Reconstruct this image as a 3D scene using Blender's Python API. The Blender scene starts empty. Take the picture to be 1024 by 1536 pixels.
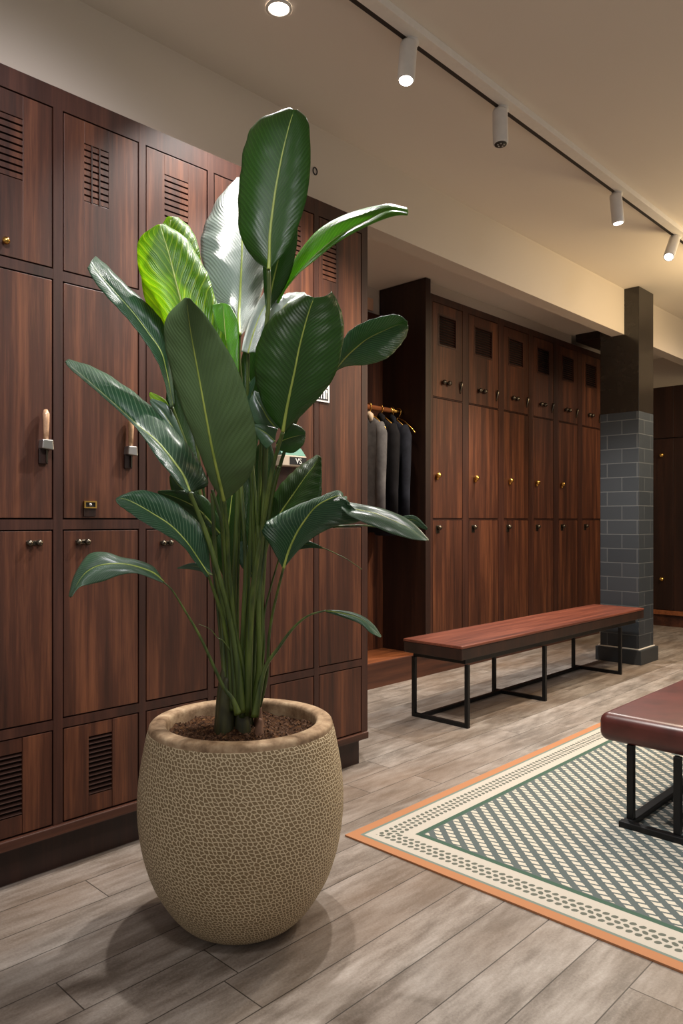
import bpy, bmesh, math, random
from mathutils import Vector, Matrix, noise
random.seed(7)
scene = bpy.context.scene
col = scene.collection
PI = math.pi

# ------------------------------------------------------------ mesh helpers
class MB:
    def __init__(self): self.v = []; self.f = []; self.uv = {}; self.sm = []
    def add(self, vs, fs, smooth=False):
        o = len(self.v); self.v += [tuple(p) for p in vs]
        for f in fs: self.f.append(tuple(i + o for i in f)); self.sm.append(smooth)
        return self
    def box(self, x0, x1, y0, y1, z0, z1):
        vs = [(x, y, z) for z in (z0, z1) for y in (y0, y1) for x in (x0, x1)]
        return self.add(vs, [(0,2,3,1),(4,5,7,6),(0,1,5,4),(2,6,7,3),(0,4,6,2),(1,3,7,5)])
    def prism(self, pts, axis, a, b):
        n = len(pts)
        def P(p, t): return (t, p[0], p[1]) if axis == 'x' else ((p[0], t, p[1]) if axis == 'y' else (p[0], p[1], t))
        vs = [P(p, a) for p in pts] + [P(p, b) for p in pts]
        fs = [tuple(range(n))[::-1], tuple(range(n, 2*n))] + [(i, (i+1) % n, n+(i+1) % n, n+i) for i in range(n)]
        return self.add(vs, fs)
    def tube(self, pts, rad, n=10, cap=True):
        pts = [Vector(p) for p in pts]
        if not isinstance(rad, (list, tuple)): rad = [rad]*len(pts)
        vs = []; prev = None
        for i, p in enumerate(pts):
            t = (pts[min(i+1, len(pts)-1)] - pts[max(i-1, 0)]).normalized()
            if prev is None:
                u = t.orthogonal().normalized()
            else:
                u = (prev - t*prev.dot(t)).normalized()
            prev = u; w = t.cross(u)
            for k in range(n):
                a = 2*PI*k/n; vs.append(p + (u*math.cos(a) + w*math.sin(a))*rad[i])
        fs = []
        for i in range(len(pts)-1):
            for k in range(n):
                fs.append((i*n+k, i*n+(k+1) % n, (i+1)*n+(k+1) % n, (i+1)*n+k))
        if cap: fs += [tuple(range(n))[::-1], tuple(range((len(pts)-1)*n, len(pts)*n))]
        return self.add(vs, fs, True)
    def lathe(self, c, prof, n=48, axis='z', cap=False):
        vs = []; m = len(prof)
        for r, h in prof:
            for k in range(n):
                a = 2*PI*k/n; x, y = r*math.cos(a), r*math.sin(a)
                if axis == 'z': vs.append((c[0]+x, c[1]+y, c[2]+h))
                elif axis == 'y': vs.append((c[0]+x, c[1]+h, c[2]+y))
                else: vs.append((c[0]+h, c[1]+x, c[2]+y))
        fs = [(i*n+k, i*n+(k+1) % n, (i+1)*n+(k+1) % n, (i+1)*n+k) for i in range(m-1) for k in range(n)]
        if cap: fs += [tuple(range(n))[::-1], tuple(range((m-1)*n, m*n))]
        return self.add(vs, fs, True)

W = {}
def place(o, loc): W[o.name] = Vector(loc)
def wl(o): return W.get(o.name, Vector((0, 0, 0))) if o else Vector((0, 0, 0))
def build(name, mb, m, parent=None, bevel=0, loc=None, uvs=None, solid=0, smooth=None, mats=None):
    me = bpy.data.meshes.new(name)
    org = Vector(loc) if loc is not None else wl(parent)
    me.from_pydata([tuple(Vector(p) - org) for p in mb.v], [], mb.f)
    me.update()
    b = bmesh.new(); b.from_mesh(me); bmesh.ops.recalc_face_normals(b, faces=b.faces[:]) if not solid else None
    b.to_mesh(me); b.free()
    for p, s in zip(me.polygons, mb.sm): p.use_smooth = s if smooth is None else smooth
    if uvs:
        L = me.uv_layers.new(name='UVMap')
        for lp in me.loops: L.data[lp.index].uv = uvs[lp.vertex_index]
    me.materials.append(m)
    o = bpy.data.objects.new(name, me); col.objects.link(o)
    if parent:
        o.parent = parent; place(o, org)
        if loc is not None: o.location = org - wl(parent)
    else:
        o.location = org; place(o, org)
    if solid:
        s = o.modifiers.new('thickness', 'SOLIDIFY'); s.thickness = solid; s.offset = 0
    if bevel:
        s = o.modifiers.new('bevel', 'BEVEL'); s.width = bevel; s.segments = 2; s.limit_method = 'ANGLE'
    return o
def thing(name, loc, label, cat, group=None):
    o = bpy.data.objects.new(name, None); o.empty_display_size = .1; col.objects.link(o); o.location = loc
    place(o, loc); o['label'] = label; o['category'] = cat
    if group: o['group'] = group
    return o
def tag(o, label, cat, group=None):
    o['label'] = label; o['category'] = cat
    if group: o['group'] = group
    return o
def struct(name, mb, m, bevel=0):
    o = build(name, mb, m, bevel=bevel); o['kind'] = 'structure'; return o

# ------------------------------------------------------------ materials
def srgb(r, g, b):
    f = lambda c: (c/255/12.92) if c/255 <= .04045 else ((c/255+.055)/1.055)**2.4
    return (f(r), f(g), f(b), 1)
class NT:
    def __init__(s, name):
        s.m = bpy.data.materials.new(name); s.m.use_nodes = True; s.t = s.m.node_tree
        s.b = s.t.nodes['Principled BSDF']; s.out = s.t.nodes['Material Output']
    def n(s, typ, **k):
        nd = s.t.nodes.new('ShaderNode'+typ)
        for a, v in k.items(): setattr(nd, a, v)
        return nd
    def l(s, a, b): s.t.links.new(a, b)
    def put(s, sock, v):
        if hasattr(v, 'is_output') or isinstance(v, bpy.types.NodeSocket): s.l(v, sock)
        else: sock.default_value = v
    def math(s, op, a, b=0, c=None):
        nd = s.n('Math', operation=op); s.put(nd.inputs[0], a); s.put(nd.inputs[1], b)
        if c is not None: s.put(nd.inputs[2], c)
        return nd.outputs[0]
    def vmath(s, op, a, b):
        nd = s.n('VectorMath', operation=op); s.put(nd.inputs[0], a); s.put(nd.inputs[1], b); return nd.outputs[0]
    def coord(s, kind='Object'): return s.n('TexCoord').outputs[kind]
    def sep(s, v): nd = s.n('SeparateXYZ'); s.l(v, nd.inputs[0]); return nd.outputs
    def comb(s, x, y, z):
        nd = s.n('CombineXYZ'); s.put(nd.inputs[0], x); s.put(nd.inputs[1], y); s.put(nd.inputs[2], z); return nd.outputs[0]
    def noise(s, v, scale, detail=4, rough=.55):
        nd = s.n('TexNoise'); s.l(v, nd.inputs['Vector']); nd.inputs['Scale'].default_value = scale
        nd.inputs['Detail'].default_value = detail; nd.inputs['Roughness'].default_value = rough; return nd.outputs['Fac']
    def ramp(s, f, stops, interp='LINEAR'):
        nd = s.n('ValToRGB'); s.l(f, nd.inputs[0]); cr = nd.color_ramp; cr.interpolation = interp
        while len(cr.elements) < len(stops): cr.elements.new(.5)
        for e, (p, c) in zip(cr.elements, stops): e.position = p; e.color = c
        return nd.outputs[0]
    def mix(s, f, a, b, mode='MIX'):
        nd = s.n('Mix', data_type='RGBA', blend_type=mode)
        s.put(nd.inputs[0], f); s.put(nd.inputs[6], a); s.put(nd.inputs[7], b); return nd.outputs[2]
    def bump(s, h, strength=.3, dist=.002):
        nd = s.n('Bump'); s.l(h, nd.inputs['Height']); nd.inputs['Strength'].default_value = strength
        nd.inputs['Distance'].default_value = dist; s.l(nd.outputs[0], s.b.inputs['Normal']); return nd
    def base(s, c, rough=.5, metal=0, spec=.5):
        s.put(s.b.inputs['Base Color'], c); s.put(s.b.inputs['Roughness'], rough)
        s.b.inputs['Metallic'].default_value = metal; s.b.inputs['Specular IOR Level'].default_value = spec
def plain(name, c, rough=.5, metal=0, spec=.5, var=.12, scale=40):
    t = NT(name); f = t.noise(t.coord(), scale, 3)
    c2 = tuple(max(0, q*(1-var)) for q in c[:3]) + (1,)
    t.base(t.mix(f, c, c2), rough, metal, spec); return t.m
def wood(name, dark, mid, light, rough=.42, along='z'):
    t = NT(name); o = t.coord(); r = t.n('ObjectInfo').outputs['Random']
    x, y, z = t.sep(o)
    ro = t.math('MULTIPLY', r, 35.2)
    if along == 'z': a, b, g = t.math('ADD', x, ro), t.math('ADD', y, ro), z
    elif along == 'x': a, b, g = t.math('ADD', z, ro), t.math('ADD', y, ro), x
    else: a, b, g = t.math('ADD', z, ro), t.math('ADD', x, ro), y
    v1 = t.comb(t.math('MULTIPLY', a, 9), t.math('MULTIPLY', b, 9), t.math('MULTIPLY', g, .55))
    v2 = t.comb(t.math('MULTIPLY', a, 70), t.math('MULTIPLY', b, 70), t.math('MULTIPLY', g, 2.2))
    v3 = t.comb(t.math('MULTIPLY', a, 320), t.math('MULTIPLY', b, 320), t.math('MULTIPLY', g, 14))
    n1 = t.noise(v1, 1.6, 5, .6); n2 = t.noise(v2, 1, 4, .6); n3 = t.noise(v3, 1, 2, .5)
    s = t.math('ADD', t.math('MULTIPLY', n1, .62), t.math('ADD', t.math('MULTIPLY', n2, .28), t.math('MULTIPLY', n3, .10)))
    c = t.ramp(s, [(.34, dark), (.5, mid), (.66, light)])
    t.base(c, t.math('ADD', rough, t.math('MULTIPLY', n2, .12)), 0, .45)
    t.bump(t.math('ADD', n2, n3), .12, .001)
    return t.m

M = {}
M['wood'] = wood('walnut_wood', srgb(37,18,11), srgb(70,37,23), srgb(112,66,41))
M['woodx'] = wood('walnut_wood_horizontal', srgb(42,22,15), srgb(70,39,27), srgb(98,58,40), along='x')
M['frame'] = wood('walnut_frame', srgb(38,19,12), srgb(56,29,20), srgb(76,43,30))
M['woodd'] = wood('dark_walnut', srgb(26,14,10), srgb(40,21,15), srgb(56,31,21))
M['louver'] = plain('louver_slat_wood', srgb(46,25,17), .8, 0, .2)
M['gap'] = plain('cabinet_interior', srgb(16,9,7), .8)
M['bench'] = wood('bench_slab_wood', srgb(62,30,22), srgb(104,54,40), srgb(136,78,58), .34, 'x')
M['ledge'] = wood('oiled_ledge_wood', srgb(92,50,28), srgb(134,78,46), srgb(160,98,60), .4, 'x')
M['black'] = plain('black_metal', srgb(32,32,33), .42, .6)
M['bronze'] = plain('dark_bronze', srgb(96,88,76), .25, .9)
M['brass'] = plain('polished_brass', srgb(222,176,92), .22, 1)
M['steel'] = plain('brushed_steel', srgb(190,186,182), .3, .9)
M['ivory'] = plain('horn_handle', srgb(222,176,138), .35, .2, var=.4, scale=160)
M['white'] = plain('white_lamp_housing', srgb(225,220,214), .4)
M['track'] = plain('track_paint', srgb(236,230,222), .45)
M['slot'] = plain('track_slot_black', srgb(40,35,30), .5)
M['paper'] = plain('white_paper', srgb(235,232,225), .7, var=.05)
M['ink'] = plain('black_ink', srgb(22,22,24), .6)
M['cream'] = plain('cream_plastic', srgb(208,190,168), .5)
M['teal'] = plain('teal_plastic', srgb(88,128,112), .5)
M['pale'] = plain('lit_patch_peach', srgb(225,180,150), .7)  # peach tone of the lit wall patch above the niche
M['sheath'] = plain('dry_leaf_sheath', srgb(124,88,66), .7, var=.5, scale=90)
def leather():
    t = NT('oxblood_leather'); o = t.coord()
    n = t.noise(o, 9, 4); f = t.noise(o, 420, 3)
    t.base(t.ramp(n, [(.3, srgb(66,30,27)), (.7, srgb(92,44,40))]), .34, 0, .55); t.bump(f, .12, .001); return t.m
M['leather'] = leather()
def cloth(name, c1, c2):
    t = NT(name); o = t.coord(); t.base(t.ramp(t.noise(o, 14, 3), [(.3, c1), (.7, c2)]), .9, 0, .2)
    t.bump(t.noise(o, 500, 2), .2, .001); return t.m
M['greycloth'] = cloth('grey_wool', srgb(84,84,88), srgb(112,112,116))
M['navycloth'] = cloth('navy_wool', srgb(24,27,36), srgb(40,44,56))
M['blackcloth'] = cloth('black_wool', srgb(16,16,20), srgb(28,28,34))
def paint(name, c):
    t = NT(name); o = t.coord()
    n = t.noise(o, 1.3, 3); f = t.noise(o, 220, 3)
    d = tuple(q*.93 for q in c[:3]) + (1,)
    t.base(t.mix(n, c, d), .8, 0, .25); t.bump(f, .05, .001); return t.m
M['ceil'] = paint('warm_ceiling_paint', srgb(226,216,204))
M['wall'] = paint('greige_wall_paint', srgb(208,196,182))
def floor_mat():
    t = NT('stone_look_planks'); x, y, z = t.sep(t.coord())
    yy = t.math('DIVIDE', t.math('SUBTRACT', y, .025-1.41), .141)
    row = t.math('FLOOR', yy); fy = t.math('FRACT', yy)
    wn = t.n('TexWhiteNoise', noise_dimensions='1D'); t.l(row, wn.inputs['W'])
    xx = t.math('ADD', t.math('DIVIDE', x, 1.15), t.math('MULTIPLY', wn.outputs['Value'], 7.3))
    cx = t.math('FLOOR', xx); fx = t.math('FRACT', xx)
    w2 = t.n('TexWhiteNoise', noise_dimensions='2D'); t.l(t.comb(row, cx, 0), w2.inputs['Vector'])
    rnd = w2.outputs['Value']
    g1 = t.math('LESS_THAN', fy, .022); g2 = t.math('LESS_THAN', fx, .0028); gap = t.math('MAXIMUM', g1, g2)
    ox = t.math('MULTIPLY', rnd, 31.0)
    va = t.comb(t.math('ADD', t.math('MULTIPLY', x, 1.7), ox), t.math('MULTIPLY', y, 7), ox)
    vb = t.comb(t.math('ADD', t.math('MULTIPLY', x, 9), ox), t.math('MULTIPLY', y, 42), ox)
    n1 = t.noise(va, 1.5, 6, .62); n2 = t.noise(vb, 1, 5, .6); n3 = t.noise(t.comb(x, y, 0), 150, 3, .7)
    s = t.math('ADD', t.math('MULTIPLY', n1, .55), t.math('ADD', t.math('MULTIPLY', n2, .27), t.math('MULTIPLY', n3, .18)))
    c = t.ramp(s, [(.35, srgb(84,77,71)), (.45, srgb(120,112,105)), (.54, srgb(151,143,136)), (.66, srgb(182,175,169))])
    c = t.mix(t.math('MULTIPLY', rnd, .28), c, srgb(104,92,82))
    # broad brownish drift in the laminate print
    dr = t.noise(t.comb(t.math('MULTIPLY', x, .9), t.math('MULTIPLY', y, 1.4), 3.0), 1.3, 3)
    c = t.mix(t.math('MULTIPLY', t.math('SUBTRACT', dr, .40), 1.7), c, srgb(116,90,66))
    c = t.mix(t.math('MULTIPLY', gap, .88), c, srgb(48,41,36))
    t.base(c, t.math('ADD', .44, t.math('MULTIPLY', n2, .18)), 0, .4)
    t.bump(t.math('SUBTRACT', n3, t.math('MULTIPLY', gap, 1.5)), .25, .0012)
    return t.m
M['floor'] = floor_mat()
def tile_mat():
    t = NT('slate_blue_tiles'); x, y, z = t.sep(t.coord())
    br = t.n('TexBrick'); t.l(t.comb(t.math('ADD', t.math('SUBTRACT', 0, y), x), z, 0), br.inputs['Vector'])
    br.inputs['Scale'].default_value = 1; br.inputs['Brick Width'].default_value = .235; br.inputs['Row Height'].default_value = .11
    br.inputs['Mortar Size'].default_value = .0035; br.inputs['Mortar Smooth'].default_value = .3
    br.inputs['Color1'].default_value = srgb(44,50,57); br.inputs['Color2'].default_value = srgb(53,59,66); br.inputs['Mortar'].default_value = srgb(88,92,95)
    n = t.noise(t.coord(), 20, 4)
    t.base(t.mix(t.math('MULTIPLY', n, .35), br.outputs['Color'], srgb(48,53,58)), .5, 0, .45)
    t.bump(t.math('SUBTRACT', 1, br.outputs['Fac']), .4, .002); return t.m
M['tile'] = tile_mat()
M['shaft'] = plain('polished_black_stone', srgb(46,40,35), .2, 0, .6, .5, 12)
M['slate'] = plain('slate_base', srgb(50,54,58), .5)
RX0, RX1, RY0, RY1 = 1.875, 5.7, -.9, 1.79
def rug_mat():
    t = NT('printed_rug'); x, y, z = t.sep(t.coord('Object'))
    ax = t.math('MINIMUM', t.math('SUBTRACT', x, RX0), t.math('SUBTRACT', RX1, x))
    ay = t.math('MINIMUM', t.math('SUBTRACT', RY1, y), t.math('SUBTRACT', y, RY0))
    ins = t.math('MINIMUM', ax, ay)
    isx = t.math('LESS_THAN', ax, ay)
    run = t.math('ADD', t.math('MULTIPLY', isx, y), t.math('MULTIPLY', t.math('SUBTRACT', 1, isx), x))
    orange, cream, teal, grey = srgb(178,122,84), srgb(190,184,174), srgb(66,92,84), srgb(82,94,96)
    k = 4.0
    bands = t.ramp(t.math('MULTIPLY', ins, k), [(0, orange), (.037*k, srgb(112,128,120)), (.047*k, cream), (.172*k, srgb(54,88,74)), (.192*k, grey)], 'CONSTANT')
    # sprig pattern: three staggered rows of seed shapes
    c = bands
    nz = t.noise(t.comb(x, y, 0), 95, 2)
    for i in range(3):
        cen = .084 + .022*i
        u = t.math('SUBTRACT', t.math('FRACT', t.math('ADD', t.math('DIVIDE', run, .0255), .37*i + .1)), .5)
        v = t.math('DIVIDE', t.math('SUBTRACT', ins, cen), .021)
        sk = t.math('ADD', u, t.math('MULTIPLY', v, .22 if i != 1 else -.22))
        d = t.math('ADD', t.math('MULTIPLY', t.math('MULTIPLY', sk, sk), 7.0), t.math('MULTIPLY', t.math('MULTIPLY', v, v), 5.0))
        d = t.math('ADD', d, t.math('MULTIPLY', t.math('SUBTRACT', nz, .5), 1.1))
        c = t.mix(t.math('MULTIPLY', t.math('LESS_THAN', d, .85), .9), c, srgb(70,80,72))
    # field: slanted dashes in diagonal strips
    an = math.radians(48.5)
    p = t.math('DIVIDE', t.math('SUBTRACT', t.math('MULTIPLY', x, math.sin(an)), t.math('MULTIPLY', y, math.cos(an))), .0435)
    fp = t.math('ABSOLUTE', t.math('SUBTRACT', t.math('FRACT', p), .5))
    g = t.math('DIVIDE', t.math('ADD', t.math('MULTIPLY', x, .95), t.math('MULTIPLY', y, .3)), .0265)
    fg = t.math('ABSOLUTE', t.math('SUBTRACT', t.math('FRACT', g), .5))
    jit = t.math('MULTIPLY', t.math('SUBTRACT', nz, .5), .16)
    dash = t.math('MULTIPLY', t.math('LESS_THAN', t.math('ADD', fp, jit), .25), t.math('LESS_THAN', t.math('ADD', fg, jit), .345))
    dash = t.math('MULTIPLY', dash, t.math('GREATER_THAN', ins, .197))
    c = t.mix(t.math('MULTIPLY', dash, .95), c, srgb(206,199,184))
    fib = t.noise(t.comb(t.math('MULTIPLY', x, 1), t.math('MULTIPLY', y, 1), 0), 420, 2)
    c = t.mix(t.math('MULTIPLY', fib, .22), c, srgb(120,112,100))
    t.base(c, .85, 0, .2); t.bump(fib, .2, .001); return t.m
M['rug'] = rug_mat()
def pot_mat():
    t = NT('netted_stoneware'); o = t.coord()
    v = t.n('TexVoronoi', feature='DISTANCE_TO_EDGE', voronoi_dimensions='2D'); uu, vv, _ = t.sep(t.coord('UV')); t.l(t.comb(t.math('ADD', uu, t.math('MULTIPLY', vv, .5)), t.math('MULTIPLY', vv, 1.12), 0), v.inputs['Vector']); v.inputs['Scale'].default_value = 86; v.inputs['Randomness'].default_value = .7
    e = v.outputs['Distance']
    line = t.ramp(e, [(.05, (1,1,1,1)), (.17, (0,0,0,1))])
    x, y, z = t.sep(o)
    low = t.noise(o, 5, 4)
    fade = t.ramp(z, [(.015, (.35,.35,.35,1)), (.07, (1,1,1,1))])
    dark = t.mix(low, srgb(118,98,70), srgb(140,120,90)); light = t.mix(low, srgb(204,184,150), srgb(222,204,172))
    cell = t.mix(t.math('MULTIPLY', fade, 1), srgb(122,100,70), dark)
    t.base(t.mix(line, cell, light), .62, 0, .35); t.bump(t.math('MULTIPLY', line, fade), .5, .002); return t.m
M['pot'] = pot_mat()
def rim_mat():
    t = NT('worn_stone_rim'); o = t.coord(); n = t.noise(o, 26, 6, .65)
    t.base(t.ramp(n, [(.3, srgb(112,88,66)), (.5, srgb(156,130,102)), (.7, srgb(186,162,132))]), .75, 0, .3); t.bump(t.noise(o, 160, 4), .35, .002); return t.m
M['rim'] = rim_mat()
def soil_mat():
    t = NT('potting_soil'); o = t.coord(); n = t.noise(o, 90, 6, .75); m = t.noise(o, 300, 3)
    t.base(t.ramp(n, [(.35, srgb(28,17,11)), (.52, srgb(66,42,26)), (.66, srgb(112,78,48)), (.74, srgb(160,126,88))]), .95, 0, .15); t.bump(t.math('ADD', n, m), .8, .006); return t.m
M['soil'] = soil_mat()
M['soilbit'] = plain('bark_chips', srgb(96,64,40), .9, var=.6, scale=60)
def leaf_mat(name, c1, c2, vein, trans, rough, tf=.3, nv=64, vb=.35, coat=0, sk=.25, bs=.3):
    t = NT(name); u, v, _ = t.sep(t.coord('UV'))
    a = t.math('ABSOLUTE', t.math('SUBTRACT', t.math('MULTIPLY', u, 2), 1))
    ph = t.math('SUBTRACT', t.math('MULTIPLY', v, nv), t.math('MULTIPLY', t.math('POWER', a, .85), nv*sk))
    wob = t.math('MULTIPLY', t.noise(t.coord(), 9, 2), 3)
    w = t.math('SINE', t.math('MULTIPLY', t.math('ADD', ph, wob), 2*PI*.5))
    wf = t.math('SINE', t.math('MULTIPLY', t.math('ADD', ph, wob), 2*PI*2.0))
    ves = t.math('POWER', t.math('MAXIMUM', w, 0), 7)
    n = t.noise(t.coord(), 7, 4)
    c = t.mix(n, c1, c2)
    c = t.mix(t.math('MULTIPLY', ves, vb), c, vein)
    mid = t.math('LESS_THAN', a, .02)
    c = t.mix(mid, c, vein)
    h = t.math('ADD', t.math('MULTIPLY', w, .7), t.math('MULTIPLY', wf, .3))
    t.base(c, rough, 0, .5); t.b.inputs['Coat Weight'].default_value = coat; t.b.inputs['Coat Roughness'].default_value = .25
    bp = t.bump(h, bs, .0035)
    tr = t.n('BsdfTranslucent'); t.l(t.mix(t.math('MULTIPLY', ves, .7), trans, tuple(min(1, q*1.8) for q in trans[:3])+(1,)), tr.inputs['Color']); t.l(bp.outputs[0], tr.inputs['Normal'])
    mx = t.n('MixShader'); mx.inputs[0].default_value = tf
    t.l(t.b.outputs[0], mx.inputs[1]); t.l(tr.outputs[0], mx.inputs[2]); t.l(mx.outputs[0], t.out.inputs['Surface'])
    return t.m
M['deep'] = leaf_mat('leaf_deep_green', srgb(32,56,18), srgb(44,76,24), srgb(74,104,44), srgb(78,138,24), .36, .30)
M['mid'] = leaf_mat('leaf_blue_green', srgb(26,64,42), srgb(44,88,56), srgb(128,156,120), srgb(90,140,40), .34, .25, vb=.65, coat=.15, bs=.6)  # pale vein colour raised to paint gloss along the ribs
M['bright'] = leaf_mat('leaf_fresh_green', srgb(60,108,28), srgb(78,126,38), srgb(130,165,60), srgb(150,210,40), .32, .45)
M['young'] = leaf_mat('leaf_young_yellow_green', srgb(62,108,10), srgb(86,132,14), srgb(168,190,50), srgb(190,225,30), .36, .6, nv=24, vb=.75, sk=.38)
M['back'] = leaf_mat('leaf_dull_underside', srgb(78,102,62), srgb(92,118,72), srgb(98,122,70), srgb(90,130,50), .55, .22, nv=70, vb=.25)
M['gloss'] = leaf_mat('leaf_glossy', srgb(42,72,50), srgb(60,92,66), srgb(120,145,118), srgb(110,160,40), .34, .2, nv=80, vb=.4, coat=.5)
M['silver'] = leaf_mat('leaf_painted_sheen', srgb(122,142,128), srgb(152,168,156), srgb(196,206,198), srgb(110,160,60), .34, .1, nv=90, vb=.5, coat=.8, bs=.6)  # pale base colour paints the lamp sheen into these leaves
def stem_mat(name, c1, c2, rough=.4):
    t = NT(name); o = t.coord(); x, y, z = t.sep(o)
    n = t.noise(t.comb(t.math('MULTIPLY', x, 60), t.math('MULTIPLY', y, 60), t.math('MULTIPLY', z, 4)), 1, 4)
    t.base(t.ramp(n, [(.35, c1), (.65, c2)]), rough, 0, .45); return t.m
M['stem'] = stem_mat('leaf_stalk', srgb(44,60,26), srgb(86,102,42))
M['oldstem'] = stem_mat('old_stalk_base', srgb(34,36,18), srgb(62,62,30), .55)
M['midrib'] = stem_mat('leaf_midrib', srgb(124,142,58), srgb(158,172,80))
def emis(name, c, s):
    t = NT(name); t.b.inputs['Emission Color'].default_value = c; t.b.inputs['Emission Strength'].default_value = s
    t.base(c, .5); return t.m
M['lamp'] = emis('lit_lamp_lens', (1, .90, .78, 1), 30)

# ------------------------------------------------------------ room shell
CZ = 2.88; RZ = 2.80; BY = 2.42; BZ = 2.53
struct('floor', MB().box(-2.2, 8.1, -3.2, 3.75, -.05, 0), M['floor'])
struct('ceiling', MB().box(-2.2, 8.1, -3.2, BY+.06, CZ, CZ+.05), M['ceil'])
struct('ceiling_recess', MB().box(2.5, 8.1, BY+.06, 3.75, RZ, RZ+.05), M['ceil'])
struct('wall_left', MB().box(-2.2, 2.5, BY, 2.76, 2.452, CZ), M['wall'])
struct('trim_1', MB().box(2.5, 7.95, BY, BY+.10, BZ, CZ), M['wall'])
struct('wall_back', MB().box(2.5, 8.1, 3.63, 3.75, 0, RZ), M['wall'])
struct('wall_return', MB().box(2.42, 2.5, 2.76, 3.75, 0, CZ), M['wall'])
struct('wall_end', MB().box(7.96, 8.1, -3.2, 3.63, 0, CZ), M['wall'])
struct('trim_2', MB().box(6.42, 6.96, 2.66, 3.2, 2.735, RZ), M['woodd'])
struct('trim_3', MB().box(4.24, 6.42, 3.245, 3.63, 2.705, RZ), M['wall'])
b = MB().box(-.3, 2.50, 2.238, 2.30, .12, .15); struct('trim_4', b, M['woodx'], .003)
struct('baseboard_left', MB().box(-.3, 2.485, 2.285, 2.74, 0, .12), M['woodd'])
struct('baseboard_back', MB().box(2.5, 6.96, 3.225, 3.25, 0, .16), M['woodx'])

# ------------------------------------------------------------ lockers
def slat_door(z0, z1, x0, x1, y, vx0, vx1, vz0, vz1, th=.018):
    return (MB().box(x0, vx0, y, y+th, z0, z1).box(vx1, x1, y, y+th, z0, z1)
            .box(vx0, vx1, y, y+th, z0, vz0).box(vx0, vx1, y, y+th, vz1, z1))
def slats(vx0, vx1, vz0, vz1, y, n, fill, tilt=0, verts=0):
    m = MB(); p = (vz1-vz0)/n
    for i in range(n):
        a = vz0 + p*i + p*(1-fill)/2; c = a + p*fill
        if tilt: m.prism([(y, a), (y+.003, a-.002), (y+.014, c), (y+.011, c+.002)], 'x', vx0, vx1)
        else: m.box(vx0, vx1, y+.001, y+.012, a, c)
    return m
def knob_mb(x, y, z, r):
    m = MB(); m.lathe((x, y, z), [(.001, -r*1.9), (r*.6, -r*1.75), (r*.95, -r*1.3), (r, -r*.9), (r*.8, -r*.5), (r*.45, -r*.25), (r*.4, 0)], 16, 'y'); return m
def double_knob(x, y, z, door, w=.03, r=.0105):
    for s in (-1, 1):
        build('knob', knob_mb(x+s*w/2, y, z, r), M['bronze'], door)
    build('knob_plate', MB().box(x-w/2-.008, x+w/2+.008, y-.004, y, z-.007, z+.007), M['bronze'], door, .002)

def locker(x0, x1, dx0, dx1, y, rows, ztop, zbase, depth, label, group, wm='wood'):
    t = thing('locker_cabinet', ((x0+x1)/2, y+depth/2, zbase), label, 'locker', group)
    g = .0045
    build('carcass', MB().box(x0+.001, x1-.001, y+.024, y+depth, zbase, ztop-.012), M['gap'], t)
    fr = MB()
    
    if dx0-g > x0+.001: fr.box(x0, dx0-g, y, y+.022, zbase, ztop)
    fr.box(dx1+g, x1, y, y+.022, zbase, ztop)
    zs = sorted(rows, key=lambda r: r['z0'])
    prev = zbase
    for r in zs:
        if r['z0']-g > prev + .002: fr.box(dx0-g, dx1+g, y+.0005, y+.022, prev, r['z0']-g)
        prev = r['z1']+g
    fr.box(dx0-g, dx1+g, y+.0005, y+.022, prev, ztop)
    fr.box(x0, x1, y+.02, y+depth, ztop-.012, ztop)
    build('face_frame', fr, M['frame'], t)
    for r in rows:
        z0, z1, k = r['z0'], r['z1'], r.get('k')
        yy = y + .001
        if k:
            a, b_, c, d = r['v']
            dm = slat_door(z0, z1, dx0, dx1, yy, a, b_, c, d)
            if k == 'louver':
                dm = MB()
                dm.box(dx0, a-.0012, yy, yy+.018, z0, z1).box(b_+.0012, dx1, yy, yy+.018, z0, z1)
                dm.box(a, b_, yy+.001, yy+.018, z0, c).box(a, b_, yy+.001, yy+.018, d, z1)
            dr = build('door', dm, M[wm], t, .0008)
            build('vent_backing', MB().box(a-.002, b_+.002, yy+.0165, yy+.0175, c-.002, d+.002), M['gap'], dr)
            n = r.get('n', 9)
            if k == 'louver': sm = slats(a, b_, c, d, yy, n, .42, 1)
            elif k == 'framed':
                sm = slats(a+.008, b_-.008, c+.008, d-.008, yy+.001, n, .45, 1)
                f2 = MB().box(a-.004, a+.008, yy-.003, yy+.01, c-.004, d+.004).box(b_-.008, b_+.004, yy-.003, yy+.01, c-.004, d+.004).box(a+.008, b_-.008, yy-.003, yy+.01, c-.004, c+.008).box(a+.008, b_-.008, yy-.003, yy+.01, d-.008, d+.004)
                build('vent_frame', f2, M['frame'], dr)
            else: sm = slats(a, b_, c, d, yy, n, .70)
            v = build('vent_slats', sm, M['louver' if k == 'louver' else 'frame' if k == 'framed' else wm], dr)
            if k == 'grid':
                gm = MB()
                for q in (.30, .62): gm.box(a+(b_-a)*q-.002, a+(b_-a)*q+.002, yy-.0015, yy+.004, c, d)
                build('vent_bars', gm, M['woodd'], dr)
        else:
            dr = build('door', MB().box(dx0, dx1, yy, yy+.018, z0, z1), M[wm], t, .0012)
        h = r.get('h')
        if h: h(dr, yy)
    return t

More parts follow.
